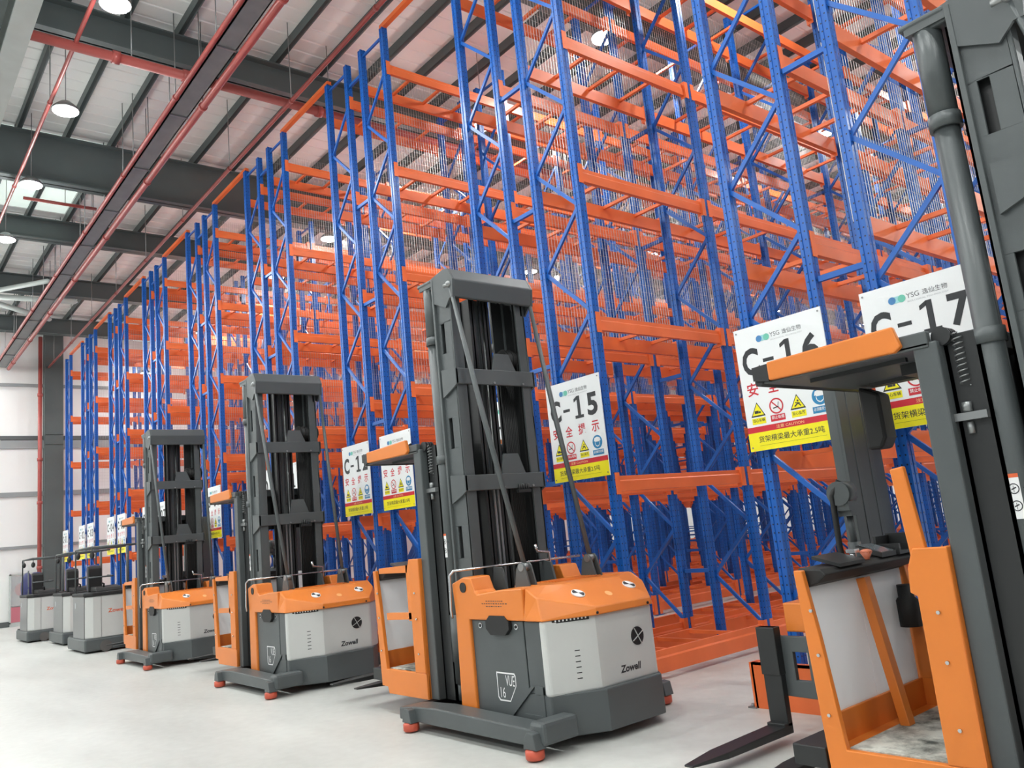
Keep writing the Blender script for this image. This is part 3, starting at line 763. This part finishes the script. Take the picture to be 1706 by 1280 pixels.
    for z0, z1, zz in ((3.145, 3.30, 3.47), (2.115, 2.265, 2.46)):
        cm = N().box(5.77, 5.80, -1.88, -0.885, z0, z1).build('cross_member', CHAR, T, 0.006)
        N().prism([(-1.42, z1-0.01), (-1.12, z1-0.01), (-1.20, zz), (-1.38, zz)], 5.775, 5.795, 'x').build('centre_plate', CHAR, cm)
        for s in (0, 1):
            ya, yb = (-1.878, -1.855) if s == 0 else (-0.905, -0.883)
            N().prism([(5.56, z0-0.10), (5.74, z0-0.03), (5.80, z0), (5.80, z1), (5.56, z1+0.02)], ya, yb, 'y').build('wrap_plate', CHAR, cm)
        N().cyl((5.805, -1.42, z0+0.02), (1, 0, 0), 0.012, 0.012, 8).cyl((5.805, -1.05, z0+0.02), (1, 0, 0), 0.012, 0.012, 8).build('bolt', STEEL, cm)
    # chains, rods and hoses inside
    N().box(5.50, 5.53, -1.42, -1.33, 0.4, 4.1).build('centre_beam', CHAR, T)
    for yv in (-1.44, -1.31):
        N().tube([(5.55, yv, 0.4), (5.55, yv, 4.12)], 0.018, 8).build('piston_rod', STEEL, T)
    for yv, z0, z1 in ((-1.40, 0.5, 2.2), (-1.35, 0.5, 2.2), (-1.375, 2.4, 4.1)):
        N().box(5.60, 5.612, yv-0.012, yv+0.012, z0, z1).build('lift_chain', STEEL if z1 < 3 else DARK, T)
    for k in range(9):
        yv = -1.14+0.022*k
        N().tube([(5.56, yv, 0.5), (5.565, yv, 2.2), (5.56, yv, 3.42)], 0.016, 8).build('hydraulic_hose', RUBBER, T)
    N().box(5.50, 5.52, -1.15, -0.95, 0.5, 4.1).build('hose_backplate', DARK, T)
    pl = N().cyl((5.63, -1.02, 3.45), (0, 1, 0), 0.10, 0.30, 24).build('hose_pulley', RUBBER, T)
    for k in range(5): N().tube([(5.63, -1.15+0.065*k, 3.45), (5.63, -1.15+0.065*k+0.008, 3.45)], 0.112, 24).build('flange', RUBBER, pl)
    N().cyl((5.63, -1.175, 3.45), (0, 1, 0), 0.045, 0.02, 14).build('hub', STEEL, pl)
    ca = N()
    for k in range(5): ca.cyl((5.82, -1.245+0.028*k, 2.12), (0, 0, 1), 0.012, 0.07, 8)
    ca.box(5.80, 5.84, -1.27, -1.11, 2.07, 2.10).build('chain_anchor', DARK, T)
    # grab rail and fittings
    N().tube([(5.64, -2.04, 0.98), (5.64, -2.05, 1.05), (5.66, -2.05, 1.36), (5.69, -2.02, 1.40), (5.80, -1.94, 1.405), (5.85, -1.4, 1.40), (5.87, -1.0, 1.40), (5.90, -0.62, 1.40)], 0.012, 8).build('grab_rail', CHROME, T)
    N().tube([(5.87, -1.0, 1.25), (5.87, -1.0, 1.47), (5.86, -1.14, 1.49), (5.86, -1.16, 1.56)], 0.018, 8).build('pipe_fitting', CHROME, T)
    # ---- base frame
    for s in (0, 1):
        ya, yb = (-2.27, -2.04) if s == 0 else (mirror(-2.04), mirror(-2.27))
        xe = 6.95 if s == 0 else 6.62
        N().prism([(4.97, .085), (xe, .085), (xe, .21), (5.6, .235), (5.2, .215), (4.97, .19)], ya, yb, 'y').build('outrigger', CHAR, T, 0.012)
        for xx in (5.20, 6.95):
            yo = -2.29 if s == 0 else mirror(-2.29)
            if s == 1 and xx > 6: xx = 6.62
            rl = N().tube([(xx, yo, 0.012), (xx, yo, 0.022), (xx, yo, 0.075), (xx, yo, 0.085)], [0.066, 0.074, 0.074, 0.06], 20).build('guide_roller', REDROL, T)
            N().prism([(xx-0.075, 0.085), (xx+0.075, 0.085), (xx+0.05, 0.20), (xx-0.02, 0.21), (xx-0.055, 0.17)], yo-0.05, yo+0.06, 'y').cyl((xx, yo, 0.10), (0, 0, 1), 0.03, 0.04, 10).build('roller_bracket', CHAR, rl, 0.006)
    N().box(6.88, 7.05, -2.27, -1.90, 0.10, 0.27).build('rear_outrigger_joint', CHAR, T, 0.03)
    N().box(4.99, 5.10, -2.05, -0.67, 0.11, 0.19).build('front_crossbar', DARK, T)
    N().box(5.10, 5.62, -2.05, -0.67, 0.10, 0.13).build('base_plate', DARK, T)
    for yv in (-1.8, -0.92):
        N().cyl((5.4, yv, 0.075), (0, 1, 0), 0.075, 0.12, 20).build('load_wheel', RUBBER, T)
    N().cyl((6.7, YC, 0.11), (0, 1, 0), 0.11, 0.14, 24).build('drive_wheel', RUBBER, T)
    # ---- lifting unit: cab
    cf = L()
    cf.prism([(4.12, 1.43), (4.175, 1.43), (4.225, 1.05), (4.285, .44), (5.03, .44), (5.03, .20), (4.30, .20), (4.28, .265), (4.17, .27), (4.155, .60)], -1.98, -1.94, 'y')
    cf.prism([(4.835, .44), (5.03, .44), (5.03, 1.53), (4.85, 1.53), (4.81, 1.43), (4.80, 1.30), (4.835, 1.28)], -1.98, -1.945, 'y')
    cf.box(4.99, 5.03, -1.96, -1.84, .20, 1.53)
    cf.box(4.15, 4.18, -1.95, -.74, .27, .60)
    cf.box(4.155, 5.03, -.76, -.72, .20, .60); cf.box(4.99, 5.03, -.84, -.72, .20, 1.53); cf.prism([(4.12, 1.43), (4.18, 1.43), (4.285, .60), (4.155, .60)], -.76, -.72, 'y')
    cf.box(4.17, 5.01, -1.95, -.74, .40, .43)
    cab = cf.build('cab_frame', TORANGE, T, 0.006)
    L().bar((4.20, -1.34, 1.32), (4.33, -1.34, .44), 0.075, 0.06, (1, 0, 0)).build('front_post', TORANGE, cab, 0.005)
    L().box(4.28, 4.99, -1.935, -.77, .431, .445).build('floor_mat', MATM, T)
    L().box(4.62, 4.72, -1.30, -1.15, .445, .455).build('floor_pedal', RUBBER, T)
    for a, b in ((-1.93, -1.342), (-1.338, -.78)):
        L().box(4.155, 4.165, a, b, .59, 1.33).build('acrylic_panel', ACRYL, T)
    L().box(4.30, 4.98, -.745, -.735, .60, 1.42).build('acrylic_panel', ACRYL, T)
    for z in (0.62, 0.95, 1.2):
        for s, yv in ((0, -1.985), (1, -1.985)):
            L().cyl((4.93 if s else 4.20+0.02*(1.2-z), yv, z), (0, 1, 0), 0.010, 0.012, 8).build('bolt', CHROME, cab)
    for z in (0.55, 0.85, 1.15): L().cyl((5.035, -1.90, z), (1, 0, 0), 0.010, 0.014, 8).build('bolt', CHROME, cab)
    con = L().prism([(4.12, 1.31), (4.24, 1.35), (4.30, 1.40), (4.27, 1.43), (4.12, 1.44)], -1.93, -.76, 'y').build('console', RUBBER, T, 0.01)
    def slab(x0, x1, y0, y1, z, m, nm, tilt=0.05, th=0.02):
        L().add([(x0, y0, z+tilt), (x1, y0, z), (x1, y1, z), (x0, y1, z+tilt), (x0, y0, z+tilt+th), (x1, y0, z+th), (x1, y1, z+th), (x0, y1, z+tilt+th)], [(3, 2, 1, 0), (4, 5, 6, 7), (0, 1, 5, 4), (1, 2, 6, 5), (2, 3, 7, 6), (3, 0, 4, 7)]).build(nm, m, con)
    slab(4.12, 4.30, -1.76, -1.46, 1.425, DARK, 'display'); slab(4.12, 4.29, -1.22, -1.03, 1.43, DARK, 'display_frame', th=0.03); slab(4.135, 4.28, -1.205, -1.045, 1.461, SCREEN, 'screen', th=0.003)
    L().tube([(4.24, -1.33, 1.40), (4.245, -1.33, 1.44), (4.245, -1.33, 1.475)], [0.018, 0.018, 0.038], 14).ell((4.246, -1.33, 1.478), 0.038, 0.038, 0.018).build('stop_button', mat('coral_plastic', (0.75, 0.22, 0.12), 0.35), con)
    L().tube([(4.20, -1.41, 1.42), (4.20, -1.41, 1.50)], 0.02, 10).box(4.17, 4.23, -1.44, -1.38, 1.48, 1.505).build('control_grip', CHROME, con)
    L().box(4.13, 4.30, -1.0, -.80, 1.43, 1.45).box(4.13, 4.15, -1.0, -.80, 1.45, 1.55).box(4.13, 4.30, -.82, -.80, 1.45, 1.56).box(4.13, 4.30, -1.0, -.98, 1.45, 1.50).build('storage_tray', DARK, con)
    L().tube([(4.22, -.86, .95), (4.22, -.86, 1.12), (4.22, -.86, 1.14), (4.22, -.86, 1.22)], [0.07, 0.07, 0.05, 0.05], 16).build('drink_holder', RUBBER, T)
    # gate: a U arm, lowered across the opening or raised
    if gate_up:
        L().prism([(4.835, 1.42), (4.925, 1.42), (4.875, 1.965), (4.80, 1.955)], -1.97, -1.93, 'y').build('gate_arm', TORANGE, T, 0.008)
    else:
        L().prism([(4.245, 1.40), (4.86, 1.40), (4.86, 1.475), (4.245, 1.455)], -1.975, -1.93, 'y').prism([(4.35, .93), (4.84, .945), (4.84, 1.01), (4.35, 1.0)], -1.975, -1.93, 'y').box(4.78, 4.86, -1.975, -1.93, 0.93, 1.475).build('gate_arm', TORANGE, T, 0.008)
    # pillars and roof
    for ya, yb in ((-1.94, -1.80), (-.90, -.76)):
        L().box(5.03, 5.16, ya, yb, .20, 2.60).build('cab_pillar', CHAR, T, 0.01)
    L().box(5.18, 5.20, -1.80, -.92, 2.08, 2.60).build('cab_backplate', DARK, T)
    for s in (0, 1):
        ya, yb = (-1.86, -1.76) if s == 0 else (-.96, -.86)
        L().box(5.16, 5.34, ya, ya+0.02, .20, 2.62).box(5.16, 5.18, ya, yb, .20, 2.62).box(5.32, 5.34, ya, yb, .20, 2.62).build('cab_mast_rail', DARK, T)
    og = L().box(4.10, 5.12, -1.95, -.74, 2.575, 2.60).box(4.12, 5.12, -1.95, -1.90, 2.57, 2.66).box(4.12, 5.12, -.79, -.74, 2.57, 2.66).box(4.95, 5.30, -1.66, -1.04, 2.56, 2.66).build('overhead_guard', CHAR, T, 0.008)
    L().prism([(4.16, 2.585), (4.95, 2.575), (4.99, 2.60), (4.96, 2.72), (4.16, 2.70)], -1.985, -1.945, 'y').build('side_trim', TORANGE, og, 0.01)
    L().prism([(4.16, 2.585), (4.95, 2.575), (4.99, 2.60), (4.96, 2.72), (4.16, 2.70)], -.745, -.71, 'y').build('side_trim', TORANGE, og, 0.01)
    L().tube([(4.075, -1.96, 2.59), (4.075, -.73, 2.59)], 0.028, 12).prism([(4.05, 2.60), (4.16, 2.58), (4.16, 2.69), (4.05, 2.685)], -1.98, -1.93, 'y').build('front_bumper', DARK, og)
    L().box(4.3, 4.9, -1.75, -1.72, 2.55, 2.575).box(4.3, 4.9, -1.0, -.97, 2.55, 2.575).box(4.75, 4.90, -1.5, -1.2, 2.51, 2.575).build('roof_rib', DARK, og)
    cl = L().box(4.22, 4.30, -1.35, -1.2, 2.70, 2.72)
    cl.tube([(4.25, -1.9, 2.66), (4.3, -1.8, 2.72), (4.5, -1.7, 2.70), (4.7, -1.75, 2.71)], 0.014, 8).build('roof_cable', RUBBER, og)
    L().prism([(4.19, 2.13), (4.29, 2.13), (4.33, 2.20), (4.33, 2.50), (4.19, 2.57)], -.97, -.80, 'y').build('cab_fan', RUBBER, T, 0.02)
    dl = L()
    for k in range(4): dl.cyl((5.17, -1.90+0.03*k, 2.62), (0, 1, 0), 0.05, 0.012, 18)
    dl.build('chain_pulley', DARK, T)
    sp = []
    for k in range(80):
        a = 2*math.pi*k/8; sp.append((5.235+0.024*math.cos(a), -1.87+0.024*math.sin(a), 2.34+0.0036*k))
    L().tube(sp, 0.004, 5).build('tension_spring', STEEL, T)
    L().box(5.14, 5.32, -1.90, -1.84, 2.16, 2.20).cyl((5.22, -1.87, 2.23), (0, 0, 1), 0.025, 0.05, 8).cyl((5.22, -1.87, 2.12), (0, 0, 1), 0.018, 0.06, 8).build('chain_anchor', STEEL, T)
    # ---- auxiliary mast, carriage and forks
    am = L().box(3.83, 3.86, -.66, -.12, .60, 2.68).box(3.76, 3.84, -.66, -.63, .60, 2.68).box(3.76, 3.84, -.15, -.12, .60, 2.68)
    for yv in (-.50, -.30): am.box(3.855, 3.865, yv-0.03, yv+0.03, .60, 2.66)
    am.build('auxiliary_mast', CHAR, T, 0.004)
    L().box(3.90, 4.12, -1.93, -.30, .30, .42).box(3.90, 4.10, -1.40, -.30, 1.12, 1.20).build('traverse_frame', DARK, T, 0.008)
    L().tube([(3.94, -.90, 1.50), (3.94, -.90, 1.70)], 0.022, 10).tube([(3.94, -.90, 1.18), (3.94, -.90, 1.52)], 0.045, 14).box(3.89, 3.99, -.96, -.84, 1.70, 1.78).cyl((3.94, -.95, 1.86), (0, 1, 0), 0.085, 0.12, 20).box(3.88, 4.00, -.995, -.90, 1.74, 1.86).build('swivel_drive', STEEL if False else CHAR, T)
    L().tube([(3.90, -.98, 1.15), (3.885, -1.0, 1.5), (3.89, -1.0, 1.85), (3.95, -.98, 1.95)], 0.022, 8).build('swivel_hose', RUBBER, T)
    L().box(3.29, 3.80, -.90, -.60, .89, 1.10).build('swivel_head', TORANGE, T, 0.01)
    L().box(3.60, 3.86, -.88, -.55, .40, .94).build('swivel_post', DARK, T)
    pr = L()
    pr.prism([(3.10, .45), (3.84, .43), (3.84, .56), (3.36, .56), (3.36, .76), (3.84, .76), (3.84, .87), (3.10, .87)], -.97, -.93, 'y').box(3.48, 3.84, -.97, -.93, .55, .77).prism([(3.06, .88), (3.12, .88), (3.16, .40), (3.13, .40)], -.93, -.80, 'y')
    fc = pr.build('fork_carriage', CHAR, T, 0.004)
    for (bx_, bz_) in ((3.56, .81), (3.61, .81), (3.58, .62), (3.63, .62)):
        L().cyl((bx_, -.972, bz_), (0, 1, 0), 0.018, 0.012, 10).build('carriage_bolt', RUBBER, fc)
    for xf in (3.20, 3.76):
        f = L()
        f.box(xf-0.075, xf+0.075, -1.03, -.97, .24, .94)
        f.box(xf-0.078, xf+0.078, -1.045, -.96, .60, .94)
        f.box(xf-0.075, xf+0.075, -1.075, -.97, .19, .27)
        f.add([(xf-.075, -1.06, .19), (xf+.075, -1.06, .19), (xf+.075, -1.06, .25), (xf-.075, -1.06, .25),
               (xf-.075, -1.75, .195), (xf+.075, -1.75, .195), (xf+.075, -1.75, .238), (xf-.075, -1.75, .238),
               (xf-.035, -2.08, .212), (xf+.035, -2.08, .212), (xf+.035, -2.08, .226), (xf-.035, -2.08, .226)],
              [(0, 1, 2, 3), (0, 4, 5, 1), (1, 5, 6, 2), (2, 6, 7, 3), (3, 7, 4, 0), (4, 8, 9, 5), (5, 9, 10, 6), (6, 10, 11, 7), (7, 11, 8, 4), (8, 11, 10, 9)])
        f.build('fork', DARK, T, 0.006)
    return T
truck(5.05, 'orange and grey turret truck cut off by the right picture edge, safety arm raised', -0.12, True)
truck(0.0, 'largest whole orange and grey turret truck, left of the C-15 sign', 0.0, False)
truck(-4.95, 'orange and grey turret truck in the middle, mast rising left of the C-12 sign', 0.0, False)
truck(-10.15, 'farthest and smallest orange and grey turret truck, the C-07 sign seen through its mast', 0.0, False)

# ---------------------------------------------------------------- small grey reach trucks
def reach(x, y, label):
    T = thing('reach_truck', label, 'forklift', (x, y, 0), 'small pale grey reach trucks')
    # near corner of the body is the origin; body extends to -x and +y
    MB().prism([(-1.76, .0), (0, 0), (0.0, .12), (0.0, .95), (-.15, 1.1), (-1.25, 1.1), (-1.25, .95), (-1.76, .95)], .035, .31).build('skirt', CHAR, T, 0.04)
    MB().box(-1.74, -1.28, .03, .92, .31, .33).build('step', RUBBER, T)
    MB().box(-1.21, -.13, .018, .034, .31, 1.20).build('side_panel', mat('mid_grey_panel', (0.20, 0.205, 0.205), 0.3, 0.3) if 'mid_grey_panel' not in bpy.data.materials else bpy.data.materials['mid_grey_panel'], T)
    body = MB().prism([(-1.22, .03), (-.12, .03), (-.03, .18), (-.03, .95), (-.12, 1.07), (-1.22, 1.07)], .30, 1.20).build('body', SKIN, T, 0.03, segs=3)
    MB().box(-.036, -.026, .34, .346, .32, 1.18).build('panel_seam', RUBBER, body)
    MB().box(-1.0, -.9, .012, .019, .95, 1.07).build('label_plate', GREYPR, body)
    mb = MB(); text_into(mb, 'Zowell', .66, .86, -.0285, '+x', w=.36, h=.085, offset=0.02); mb.build('maker_lettering', ORPR, body)
    mb = MB(); text_into(mb, 'FRB', .72, .70, -.0285, '+x', w=.16, h=.06); mb.build('model_lettering', INK, body) if False else None
    MB().prism([(-1.25, 0.0), (-.10, 0.0), (.0, .16), (.0, .96), (-.10, 1.1), (-1.25, 1.1)], 1.20, 1.28).build('top_rim', RUBBER, T, 0.02)
    MB().cyl((-.03, .42, .125), (1, 0, 0), .12, .12, 20).build('wheel', mat('grey_tyre', (0.10, 0.095, 0.09), 0.6) if 'grey_tyre' not in bpy.data.materials else bpy.data.materials['grey_tyre'], T)
    MB().cyl((-1.5, .15, .07), (0, 1, 0), .07, .10, 16).build('caster', RUBBER, T)
    MB().cyl((-.3, .12, .09), (0, 1, 0), .09, .10, 16).build('caster', RUBBER, T)
    MB().prism([(-.9, 1.28), (-.3, 1.28), (-.35, 1.36), (-.85, 1.40)], .30, .85, 'y').build('console', RUBBER, T, 0.02)
    MB().tube([(-.5, .5, 1.36), (-.47, .5, 1.44), (-.46, .46, 1.46)], .02, 8).build('control_lever', RUBBER, T)
    MB().prism([(-1.15, 1.28), (-.98, 1.28), (-.98, 1.86), (-1.12, 1.9), (-1.2, 1.8)], .28, .52, 'y').build('backrest', NAVY, T, 0.05)
    MB().prism([(-.97, 1.28), (-.84, 1.28), (-.84, 1.80), (-.92, 1.86), (-.97, 1.86)], .26, .54, 'y').build('backrest_shell', RUBBER, T, 0.02)
    for yy in (.06, 1.02):
        MB().tube([(-1.15, yy, 1.27), (-1.15, yy, 2.20), (-1.10, yy, 2.25), (.35, yy, 2.25)], .017, 8).build('guard_post', CHAR, T)
    MB().tube([(.35, .06, 2.25), (.35, 1.02, 2.25)], .022, 8).tube([(-.4, .06, 2.25), (-.4, 1.02, 2.25)], .018, 8).tube([(-1.12, .06, 2.25), (-1.12, 1.02, 2.25)], .02, 8).build('guard_bar', CHAR, T)
    MB().tube([(-.06, .90, 1.27), (-.06, .90, 2.25)], .03, 8).build('front_post', CHAR, T)
    for (px, py, pz) in ((-.86, .05, 2.10), (.28, .10, 2.08)):
        mi = MB().ell((px, py, pz), .085, .05, .075).build('mirror', RUBBER, T)
        MB().tube([(px, py, pz+.05), (px, py, 2.25)], .010, 6).build('mirror_stem', CHAR, mi)
    MB().tube([(-1.0, .3, 1.62), (-.7, .25, 1.60), (-.7, .75, 1.60), (-1.0, .7, 1.62)], .018, 8).build('arm_rail', CHAR, T)
    return T
reach(-8.08, -2.25, 'small pale grey reach truck nearest of three, beside the farthest orange truck')
reach(-11.45, -2.05, 'small pale grey reach truck in the middle of the three at left')
R1 = reach(-14.35, -2.38, 'small pale grey reach truck farthest left, by the end wall')

MB().ell((-1.95, .30, 1.45), .22, .17, .46).build('hanging_cover', NAVY, R1)
MB().tube([(-1.75, .30, 1.95), (-1.75, .30, 1.0), (-1.3, .30, 1.0)], .02, 8).build('cover_bracket', CHAR, R1)
# hydrant cabinet on the end wall
t = thing('hydrant_cabinet', 'white framed fire hydrant cabinet on the end wall behind the leftmost grey truck', 'cabinet', (WX+0.092, -0.95, 0))
MB().box(0, .22, -.40, .40, 0, .12).box(0, .22, -.42, .42, .12, .16).box(0, .22, -.42, .42, 1.9, 1.95).box(0, .22, -.42, -.38, .12, 1.95).box(0, .22, .38, .42, .12, 1.95).box(0.0, .02, -.42, .42, .12, 1.95).build('box', PALEST, t)
MB().box(.20, .215, -.38, .38, .75, 1.9).build('glass', GLASS, t)
MB().box(.20, .23, -.38, .38, .16, .72).build('lower_door', PINK, t)
MB().cyl((.11, 0, 1.35), (1, 0, 0), .25, .10, 24).build('hose_reel', REDPIPE, t)
